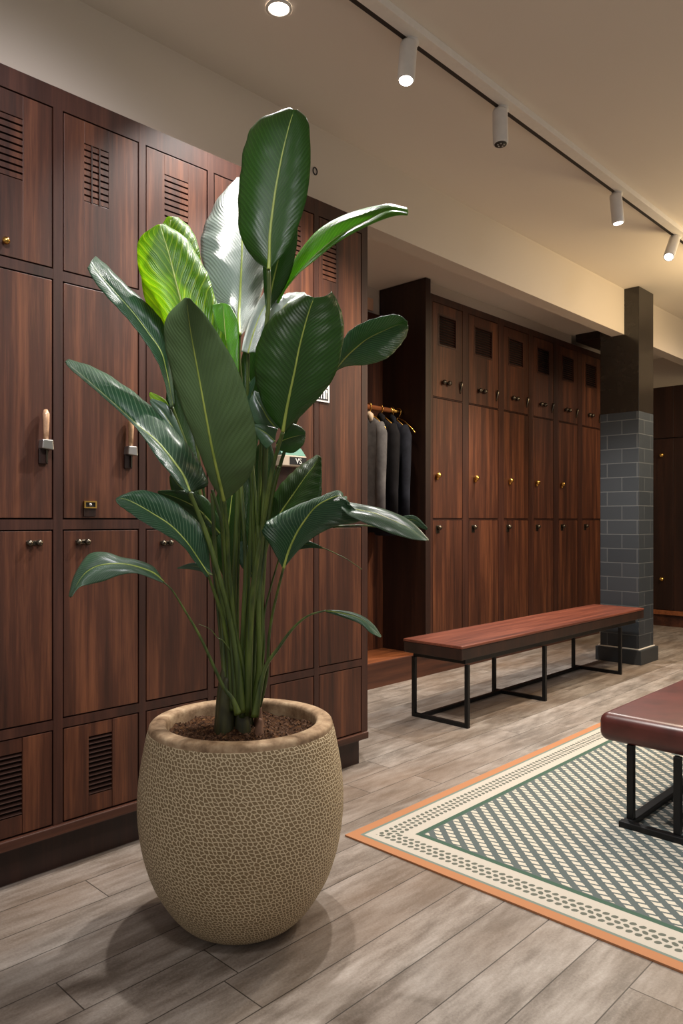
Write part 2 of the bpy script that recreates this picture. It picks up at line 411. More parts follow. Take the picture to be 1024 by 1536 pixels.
def key_handle(x):
    def f(dr, y):
        build('grip', MB().tube([(x, y-.016, 1.345), (x, y-.017, 1.375), (x, y-.018, 1.40), (x, y-.017, 1.425), (x, y-.014, 1.437)], [.0075, .0085, .0095, .0105, .006], 12), M['ivory'], dr)
        build('latch_block', MB().prism([(x-.018, 1.318), (x+.020, 1.314), (x+.017, 1.346), (x-.015, 1.346)], 'y', y-.03, y), M['steel'], dr, .003)
        build('latch_plate', MB().box(x-.018, x+.010, y-.010, y, 1.272, 1.318), M['woodd'], dr, .002)
        build('keeper', MB().box(x+.001, x+.006, y-.017, y-.010, 1.276, 1.316), M['bronze'], dr, .001)
    return f
def dk(x, z): return lambda dr, y: double_knob(x, y, z, dr)
def brass(x, z, r=.0125): return lambda dr, y: build('knob', knob_mb(x, y, z, r), M['brass'], dr)

LY = 2.25
ld = [(.495, .745), (.783, 1.043), (1.082, 1.342), (1.376, 1.625), (1.661, 1.896), (1.932, 2.167), (2.202, 2.462)]
lc = [(a-.0045, (ld[i+1][0]-.0045 if i < 6 else 2.505), a, b_) for i, (a, b_) in enumerate(ld)]
labels = ['walnut locker column beyond the left edge, plain doors',
          'walnut locker column at far left, brass ball knob on its top door',
          'walnut locker column with crossed grid vent and small brass slot plate',
          'walnut locker column partly behind the plant, slotted vent just above the yellow-green leaf',
          'walnut locker column hidden behind the tallest leaves of the potted plant',
          'walnut locker column right behind the plant stems, left of the one with the white notice',
          'last walnut locker column before the coat niche, white notice on its middle door']
for i, (x0, x1, a, b_) in enumerate(lc):
    c = (a+b_)/2 - (.018 if i == 2 else 0)
    if i == 2: vx = (1.150, 1.235)
    elif i == 3: vx = (1.447, 1.545)
    elif i == 6: vx = (2.222, 2.305)
    else: vx = (c-.046, c+.046)
    if i == 1: vx = (.862, .953)
    top = dict(z0=1.884, z1=2.378, k='grid' if i == 2 else 'slots', v=(vx[0], vx[1], 2.122, 2.308), n=9)
    if i == 1: top['h'] = brass(.899, 1.925, .0115)
    midr = dict(z0=1.106, z1=1.844)
    if i in (1, 2): midr['h'] = key_handle(1.017 if i == 1 else 1.306)
    low = dict(z0=.482, z1=1.066, h=dk({1: .985, 2: 1.142, 3: 1.452}.get(i, a+.07), 1.030 if i < 3 else 1.02))
    bx = {1: (.858, .951), 2: (1.166, 1.247)}.get(i, (c-.043, c+.043))
    bot = dict(z0=.156, z1=.444, k='louver', v=(bx[0], bx[1], .212, .402), n=13)
    if i > 2: bot = dict(z0=.156, z1=.444)
    if i == 6: low.pop('h')
    locker(x0, x1, a, b_, LY, [top, midr, low, bot], 2.448, .15, .49, labels[i], 'lockers of the near left row')

FY = 3.20
fd = [(4.256, 4.614), (4.701, 5.107), (5.193, 5.569), (5.656, 5.998), (6.096, 6.453), (6.546, 6.925)]
fx = [4.223] + [a-.0045 for a, _ in fd[1:]] + [6.955]
flab = ['first locker column of the far row, beside the coat niche', 'second locker column of the far row counting from the coat niche',
        'third locker column of the far row, two away from the coat niche side', 'fourth locker column of the far row, behind the middle of the wooden bench',
        'fifth locker column of the far row, next to the shadowed last one', 'shadowed last locker column of the far row, touching the tiled column']
for i, (a, b_) in enumerate(fd):
    w = b_-a
    vx = (a+w*.18, a+w*.79)
    def hw(dr, y, a=a, b_=b_, w=w):
        double_knob(a+w*.40, y, 2.088, dr, .062, .019)
        xx = b_-.028
        build('latch', MB().tube([(xx, y-.014, 2.12), (xx, y-.018, 2.105), (xx, y-.006, 2.06), (xx, y-.003, 2.035)], [.008, .010, .007, .005], 10), M['bronze'], dr)
    top = dict(z0=1.982, z1=2.648, k='framed', v=(vx[0], vx[1], 2.352, 2.572), n=11, h=hw)
    midr = dict(z0=1.114, z1=1.968)
    if i < 5: midr['h'] = (lambda a, w: lambda dr, y: (build('knob', knob_mb(a+.04+.035*(w > .37), y, 1.418, .021), M['brass'], dr), build('knob_stem', MB().tube([(a+.04+.035*(w > .37), y-.012, 1.412), (a+.04+.035*(w > .37)-.004, y-.012, 1.385)], [.014, .009], 10), M['brass'], dr)))(a, w)
    low = dict(z0=.185, z1=1.098, h=lambda dr, y, a=a: (build('knob', knob_mb(a+.055, y, 1.045, .019), M['bronze'], dr), build('escutcheon', MB().box(a+.035, a+.075, y-.004, y, 1.005, 1.062), M['bronze'], dr, .003)))
    locker(fx[i], fx[i+1], a, b_, FY, [top, midr, low], 2.702, .16, .42, flab[i], 'lockers of the far row')

# coat niche between the two rows
t = thing('coat_niche', (3.35, 3.4, 0), 'open walnut coat niche with dark side panel between the locker rows', 'wardrobe')
build('side_panel', MB().box(4.165, 4.222, 3.195, 3.62, .16, RZ-.003), M['woodd'], t, .002)
build('back_panel', MB().box(2.51, 4.164, 3.59, 3.62, .161, 2.60), M['wood'], t)
build('ledge', MB().box(2.51, 4.164, 3.251, 3.59, .125, .16), M['ledge'], t, .002)
t = thing('clothes_rail', (3.35, 3.40, 1.85), 'brass-ended wooden clothes rail inside the coat niche', 'rail')
build('rail', MB().tube([(2.55, 3.40, 1.872), (4.03, 3.40, 1.872)], .017, 14), M['ledge'], t)
build('rail_end', MB().tube([(4.03, 3.40, 1.872), (4.164, 3.40, 1.872)], .014, 14), M['brass'], t)
build('collar', MB().tube([(4.02, 3.40, 1.872), (4.045, 3.40, 1.872)], .022, 14), M['brass'], t)
def garment(name, x, w, d, zt, zb, m, label, seed, collar=None, cat='jacket'):
    rnd = random.Random(seed); n = 40; rows = 26; vs = []; fs = []
    ph = rnd.random()*6
    for i in range(rows):
        k = i/(rows-1); z = zt + (zb-zt)*k
        sh = min(1, (k/.13))**.55 if k > 0 else 0
        ww = .04 + (w-.04)*sh; dd = .022 + (d-.022)*min(1, k/.3)
        ww *= 1 - .10*math.sin(k*PI)
        for j in range(n):
            a = 2*PI*j/n
            r = 1 + .16*min(1, k*3)*math.sin(5*a+ph+k*1.3) + .06*math.sin(9*a-ph+k*3)
            vs.append((x + dd*math.sin(a)*r, 3.40 + ww*math.cos(a)*(1+.03*math.sin(7*k+ph)), z + .012*math.sin(3*a+ph)*k))
    for i in range(rows-1):
        for j in range(n): fs.append((i*n+j, i*n+(j+1) % n, (i+1)*n+(j+1) % n, (i+1)*n+j))
    fs.append(tuple(range(n))); fs.append(tuple(range((rows-1)*n, rows*n))[::-1])
    mb = MB().add(vs, fs, True)
    th = thing(name, (x, 3.40, zb), label, cat)
    build('body', mb, m, th)
    if cat == 'jacket':
        # sleeve hanging on the side nearest the camera
        for s in (-1,):
            yy = 3.40 + s*(w-.005)
            build('sleeve', MB().tube([(x-.005, yy+.03, zt-.05), (x-.02, yy, zt-.12), (x-.035, yy-.005, zt-.3), (x-.03, yy+.005, zt-.5), (x-.02, yy+.01, zt-.68)], [.026, .036, .037, .034, .031], 14), m, th)
        build('collar', MB().tube([(x-.015, 3.36, zt-.03), (x-.01, 3.375, zt+.012), (x, 3.40, zt+.028), (x+.01, 3.43, zt+.01)], [.014, .02, .02, .014], 12), collar or m, th)
    return th
garment('hanging_jacket', 3.80, .140, .042, 1.80, 1.08, M['greycloth'], 'grey jacket with pale collar hanging at left of the coat niche', 3, M['cream'])
garment('hanging_jacket', 3.92, .15, .035, 1.80, 1.02, M['blackcloth'], 'black garment hanging between the grey jacket and the navy one', 5)
garment('hanging_jacket', 4.04, .155, .045, 1.80, 1.00, M['navycloth'], 'navy jacket hanging nearest the dark side panel of the niche', 8)
for x, lb in ((3.80, 'brass hanger holding the grey jacket'), (3.92, 'brass hanger in the middle of the rail'), (4.04, 'brass hanger holding the navy jacket'), (4.115, 'empty brass hanger nearest the dark side panel')):
    t = thing('clothes_hanger', (x, 3.40, 1.87), lb, 'hanger', 'brass hangers on the rail')
    hk = [(x, 3.40+.022*math.cos(a), 1.875+.022*math.sin(a)) for a in [PI*1.0*k/8 for k in range(9)]]
    hk = [(x, 3.422, 1.862)] + hk + [(x, 3.378, 1.86), (x, 3.39, 1.842), (x, 3.40, 1.83)]
    build('hook', MB().tube(hk, .0035, 8), M['brass'], t)
    build('arm', MB().tube([(x, 3.40, 1.83), (x, 3.34, 1.795), (x, 3.27, 1.735), (x, 3.25, 1.71)], [.006, .006, .007, .006], 8), M['brass'], t)
    build('arm', MB().tube([(x, 3.40, 1.83), (x, 3.46, 1.795), (x, 3.53, 1.735), (x, 3.55, 1.71)], [.006, .006, .007, .006], 8), M['brass'], t)
tag(build('lit_wall_patch', MB().box(3.90, 4.085, 3.612, 3.63, 2.625, 2.715), M['pale'], loc=(3.99, 3.62, 2.625), bevel=.003), 'warm-lit patch high on the wall above the coat niche, shaped as a pale peach slab', 'plate')  # thin peach slab standing in for a lit patch of wall

# end wall cabinets
t = thing('wall_cabinet', (7.9, 2.2, 0), 'dark walnut cabinet wall at the far right, beyond the tiled column', 'cabinet')
build('carcass', MB().box(7.905, 7.958, .2, 3.62, .16, 2.48), M['gap'], t)
build('plinth', MB().box(7.90, 7.955, .2, 3.62, 0, .12), M['woodx'], t)
build('ledge', MB().box(7.87, 7.955, .2, 3.62, .12, .165), M['ledge'], t, .003)
for k in range(7):
    ya = 2.86 - .48*(k-1)
    d = build('door', MB().box(7.888, 7.905, ya-.476, ya, .17, 1.94), M['woodd'], t, .002)
    for z in (1.773, .488): build('knob', MB().lathe((7.888, ya-.476+.12 if k else 2.975, z), [(.001, -.04), (.02, -.034), (.024, -.018), (.01, 0)], 14, 'x'), M['brass'], d)
    build('panel', MB().box(7.888, 7.905, ya-.476, ya, 1.95, 2.48), M['woodd'], t, .002)

# tiled column
t = thing('tiled_column', (5.79, 2.46, 0), 'slate-tiled column with a black polished upper part, behind the wooden bench', 'column')
build('base', MB().box(5.622, 5.958, 2.278, 2.64, 0, .11), M['slate'], t, .004)
build('base_fillet', MB().box(5.64, 5.94, 2.296, 2.622, .11, .118), M['track'], t, .002)
build('tile_cladding', MB().box(5.65, 5.93, 2.306, 2.612, .118, 1.93), M['tile'], t, .003)
build('upper_shaft', MB().box(5.65, 5.93, 2.306, 2.612, 1.93, CZ-.001), M['shaft'], t, .003)

# wooden bench
def bar(m, p, q, r=.013):
    (x0, y0, z0), (x1, y1, z1) = p, q
    m.box(min(x0, x1)-r, max(x0, x1)+r, min(y0, y1)-r, max(y0, y1)+r, min(z0, z1)-(r if z0 != z1 or 1 else 0), max(z0, z1)+r)
    return m
t = thing('wooden_bench', (4.4, 2.43, 0), 'long slim bench with reddish wood top before the far lockers', 'bench')
build('seat', MB().box(3.235, 5.60, 2.245, 2.640, .424, .44), M['bench'], t, .004)
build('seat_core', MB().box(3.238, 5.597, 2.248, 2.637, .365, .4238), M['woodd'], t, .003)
build('apron', MB().box(3.30, 5.5, 2.27, 2.62, .335, .3645), M['black'], t, .002)
r = .011
for x in (3.30, 4.12, 5.20):
    for y in (2.245, 2.60):
        build('leg', MB().box(x-r, x+r, y-r+.012, y+r+.012, .0, .335), M['black'], t, .002)
    build('foot_bar', MB().box(x-r, x+r, 2.268, 2.601, 0, .022), M['black'], t, .002)
for x in (3.37, 4.05, 5.13):
    pass
build('floor_rail', MB().box(3.30, 5.20, 2.55, 2.572, .0, .022), M['black'], t, .002)

# leather bench
t = thing('leather_bench', (3.6, .9, .006), 'low bench with thick oxblood leather cushion standing on the rug', 'bench')
cb = MB().box(2.625, 4.75, .58, 1.225, .292, .395)
cs = build('cushion', cb, M['leather'], t)
bv = cs.modifiers.new('bevel', 'BEVEL'); bv.width = .034; bv.segments = 6
for p in cs.data.polygons: p.use_smooth = True
build('seat_frame', MB().box(2.78, 4.60, .70, 1.08, .276, .2915), M['black'], t, .002)
for (x, y) in ((2.655, 1.112), (2.63, .940), (2.655, .68), (4.66, 1.112), (4.66, .68)):
    build('leg', MB().box(x-.012, x+.012, y-.012, y+.012, .0285, .2925), M['black'], t, .002)
build('floor_bar', MB().box(2.60, 2.632, .60, 1.135, .0065, .028), M['black'], t, .003)
build('floor_bar', MB().box(2.632, 4.68, 1.095, 1.13, .0065, .028), M['black'], t, .003)
build('floor_bar', MB().box(2.632, 4.68, .66, .695, .0065, .028), M['black'], t, .003)

# rug
o = build('rug', MB().box(RX0, RX1, RY0, RY1, .0005, .0065), M['rug'])
tag(o, 'flat patterned rug with orange edge, cream leafy border and grey-green dashed field', 'rug')

# ------------------------------------------------------------ ceiling fixtures
t = thing('ceiling_track', (3.5, 1.70, CZ), 'long white lighting track with a dark slot across the ceiling', 'track')
TZ = CZ-.03
build('track_body', MB().box(-.6, 7.2, 1.655, 1.706, TZ, CZ), M['track'], t, .001)
build('track_slot', MB().box(-.6, 7.2, 1.706, 1.725, TZ+.0005, CZ), M['slot'], t)
def spot_lamp(parent, loc, target, watt, size, color, blend=.6, rad=.03):
    L = bpy.data.lights.new('lamp_light', 'SPOT'); L.energy = watt; L.spot_size = size; L.spot_blend = blend
    L.color = color; L.shadow_soft_size = rad
    o = bpy.data.objects.new('lamp_light', L); col.objects.link(o)
    d = Vector(target) - Vector(loc); o.rotation_euler = d.to_track_quat('-Z', 'Y').to_euler()
    if parent: o.parent = parent; o.location = Vector(loc) - wl(parent)
    else: o.location = loc
    return o
WARM = (1, .82, .62); NEUT = (1, .955, .90)
def track_spot(x, bx, label, lit, watt=0, color=NEUT, target=None, size=1.6):
    t = thing('track_spotlight', (x, 1.712, TZ), label, 'spotlight', 'spotlights on the ceiling track')
    top = Vector((x, 1.712, TZ-.012)); bot = Vector((bx, 1.705, 2.69)); d = (bot-top).normalized()
    build('mount', MB().tube([(x+.02, 1.700, TZ+.004), (x, 1.712, TZ-.014)], [.024, .027], 16), M['white'], t)
    build('housing', MB().tube([top, top+d*.01, bot-d*.004, bot], [.029, .032, .032, .030], 24), M['white'], t)
    if lit: build('lens', MB().tube([bot-d*.002, bot+d*.004], [.026, .022], 20), M['lamp'], t)
    else:
        le = build('lens', MB().tube([bot-d*.002, bot+d*.003], [.027, .025], 20), M['slot'], t)
        for k in range(5):
            a = k*PI*2/5; build('bulb', MB().lathe((bot.x+.013*math.cos(a), bot.y+.013*math.sin(a), bot.z-.003), [(.001, -.003), (.004, -.002), (.004, 0)], 10), M['steel'], le)
    if lit and watt: spot_lamp(t, bot+d*.02, target or (bot+d), watt, size, color)
    return t
track_spot(2.130, 2.106, 'glaring lit white spotlight nearest on the ceiling track', True, 105, NEUT, (1.9, 1.62, 0), 2.1)
track_spot(2.745, 2.740, 'unlit white spotlight hanging vertically on the ceiling track', False)
track_spot(3.886, 3.905, 'lit white spotlight right of the unlit one on the track', True, 65, WARM, (4.1, 2.3, 0), 2.3)
track_spot(4.74, 4.62, 'farthest white spotlight on the track, tilted to the left', True, 100, WARM, (4.2, 1.9, 0), 2.3)
t = thing('recessed_downlight', (1.714, 1.953, CZ), 'glaring round downlight set in the ceiling near the upper edge', 'downlight')
build('trim_ring', MB().lathe((1.714, 1.953, CZ), [(.045, -.001), (.045, -.006), (.036, -.008), (.034, -.002)], 32), M['white'], t)
build('lens', MB().lathe((1.714, 1.953, CZ), [(.0001, -.006), (.034, -.006), (.034, -.001)], 32), M['lamp'], t)
spot_lamp(t, (1.714, 1.953, CZ-.02), (1.6, 1.82, 0), 110, 1.75, NEUT)
tag(build('ceiling_ring', MB().tube([(2.338+.0125*math.cos(a), BY-.003, 2.672+.016*math.sin(a)) for a in [2*PI*k/24 for k in range(25)]], .0025, 8, False), M['ink'], loc=(2.338, BY-.003, 2.656)), 'tiny black ring mark on the beige bulkhead beside the tallest leaf', 'ring')

# ------------------------------------------------------------ small things on the lockers
t = thing('paper_notice', (2.18, 2.25, 1.6), 'white framed notice with black marks, half hidden by a leaf', 'notice')
fy = 2.2485
build('sheet', MB().box(2.105, 2.257, fy-.003, fy+.001, 1.600, 1.674), M['paper'], t)
k = MB()
yk = (fy-.0042, fy-.003)
k.box(2.118, 2.249, yk[0], yk[1], 1.655, 1.658).box(2.118, 2.249, yk[0], yk[1], 1.608, 1.613).box(2.246, 2.249, yk[0], yk[1], 1.613, 1.655).box(2.118, 2.121, yk[0], yk[1], 1.613, 1.655)
for x, w_, h in ((2.130, .005, .030), (2.142, .004, .022), (2.158, .006, .034), (2.172, .004, .02), (2.186, .004, .028), (2.200, .005, .018), (2.213, .006, .030), (2.232, .004, .036), (2.240, .003, .028)):
    k.box(x, x+w_, yk[0], yk[1], 1.613, 1.613+h)
build('print', k, M['ink'], t)
t = thing('slot_plate', (1.168, 2.25, 1.139), 'small brass slot plate on the middle door above the second pair of knobs', 'plate')
build('frame', MB().box(1.147, 1.190, 2.245, 2.2512, 1.138, 1.142).box(1.147, 1.190, 2.245, 2.2512, 1.157, 1.161).box(1.147, 1.152, 2.245, 2.2512, 1.142, 1.157).box(1.185, 1.190, 2.245, 2.2512, 1.142, 1.157), M['brass'], t)
build('recess', MB().box(1.152, 1.185, 2.248, 2.2512, 1.142, 1.157), M['ink'], t)
build('button', knob_mb(1.167, 2.248, 1.1495, .0045), M['paper'], t)
build('lower_plate', MB().box(1.147, 1.188, 2.248, 2.2512, 1.112, 1.137), M['woodd'], t)
# card box behind the leaves
t = thing('card_holder', (2.03, 2.23, 1.31), 'cream card holder with black VS label, seen between the stems', 'holder')
build('tray', MB().box(1.955, 2.085, 2.205, 2.2505, 1.315, 1.358), M['cream'], t, .003)
build('cover', MB().prism([(2.206, 1.358), (2.2505, 1.358), (2.2505, 1.392), (2.235, 1.392)], 'x', 1.957, 2.083), M['teal'], t, .002)
lb = build('label_strip', MB().box(1.992, 2.083, 2.2035, 2.205, 1.322, 1.352), M['ink'], t)
cu = bpy.data.curves.new('letters', 'FONT'); cu.body = 'VS'; cu.size = .032; cu.extrude = .0006
to = bpy.data.objects.new('tmp', cu); col.objects.link(to)
bpy.context.view_layer.update()
me = bpy.data.meshes.new_from_object(to.evaluated_get(bpy.context.evaluated_depsgraph_get()))
bpy.data.objects.remove(to)
lo = bpy.data.objects.new('letters', me); col.objects.link(lo); me.materials.clear(); me.materials.append(M['paper'])
lo.parent = lb; lo.rotation_euler = (PI/2, 0, 0); lo.location = Vector((2.022, 2.2028, 1.3255)) - wl(t)

# ------------------------------------------------------------ potted plant
PC = Vector((1.293, 1.627, 0))
plant = thing('potted_plant', PC, 'tall broad-leaved plant in a large netted beige pot', 'plant')
pp = [(.0001, .002), (.120, .002), (.140, .006), (.165, .022), (.190, .048), (.216, .086), (.240, .130), (.258, .180), (.271, .235), (.278, .290), (.280, .335), (.278, .385), (.272, .435), (.264, .480), (.256, .520), (.251, .534)]
def cr(ps, n):
    out = []
    for i in range(len(ps)-1):
        p0, p1, p2, p3 = ps[max(i-1, 0)], ps[i], ps[i+1], ps[min(i+2, len(ps)-1)]
        for k in range(n):
            t_ = k/n
            out.append(tuple(.5*((2*b)+(-a+c)*t_+(2*a-5*b+4*c-d)*t_*t_+(-a+3*b-3*c+d)*t_**3) for a, b, c, d in zip(p0, p1, p2, p3)))
    out.append(tuple(ps[-1])); return out
pr = cr(pp, 3); arc = [0]
for a, b_ in zip(pr, pr[1:]): arc.append(arc[-1]+math.dist(a, b_))
pmb = MB(); puv = []
for (r_, h), s_ in zip(pr, arc):
    for k in range(129):
        a = 2*PI*k/128 + PI*.3; pmb.v.append((PC.x+r_*math.cos(a), PC.y+r_*math.sin(a), h)); puv.append((k/128*1.72, s_))
for i in range(len(pr)-1):
    for k in range(128): pmb.f.append((i*129+k, i*129+k+1, (i+1)*129+k+1, (i+1)*129+k)); pmb.sm.append(True)
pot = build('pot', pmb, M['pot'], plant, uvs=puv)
build('rim', MB().lathe(PC, cr([(.251, .533), (.2500, .542), (.2465, .548), (.240, .5515), (.226, .5530), (.212, .5515), (.206, .546), (.204, .535), (.203, .50)], 3), 96), M['rim'], pot)
# soil
sm = MB(); n = 72; rings = 30; vs = []; fs = []
for i in range(rings+1):
    r_ = .2015*i/rings
    for j in range(n):
        a = 2*PI*j/n; x, y = r_*math.cos(a), r_*math.sin(a)
        h = .515 + .014*noise.noise(Vector((x*14, y*14, 1))) + .008*noise.noise(Vector((x*50, y*50, 2))) + .005*noise.noise(Vector((x*120, y*120, 5))) + .02*math.exp(-(r_/.07)**2)
        vs.append((PC.x+x, PC.y+y, h))
for i in range(rings):
    for j in range(n): fs.append((i*n+j, i*n+(j+1) % n, (i+1)*n+(j+1) % n, (i+1)*n+j))
soil = build('soil', sm.add(vs, fs, True), M['soil'], plant)
cm = MB()
for k in range(900):
    r_ = .197*math.sqrt(random.random()); a = random.random()*2*PI; x, y = PC.x+r_*math.cos(a), PC.y+r_*math.sin(a)
    h = .517 + .02*math.exp(-(r_/.07)**2) + .014*noise.noise(Vector(((x-PC.x)*14, (y-PC.y)*14, 1)))
    s = random.uniform(.0015, .0045); q = [random.uniform(-1, 1)*s for _ in range(12)]
    cm.add([(x+s+q[0], y+q[1], h-s*.3), (x-s+q[2], y+s+q[3], h-s*.3), (x-s*.5+q[4], y-s+q[5], h-s*.3), (x+q[6], y+q[7], h+s)], [(0, 2, 1), (0, 1, 3), (1, 2, 3), (2, 0, 3)])
ch = build('bark_chips', cm, M['soilbit'], soil); ch['kind'] = 'stuff'

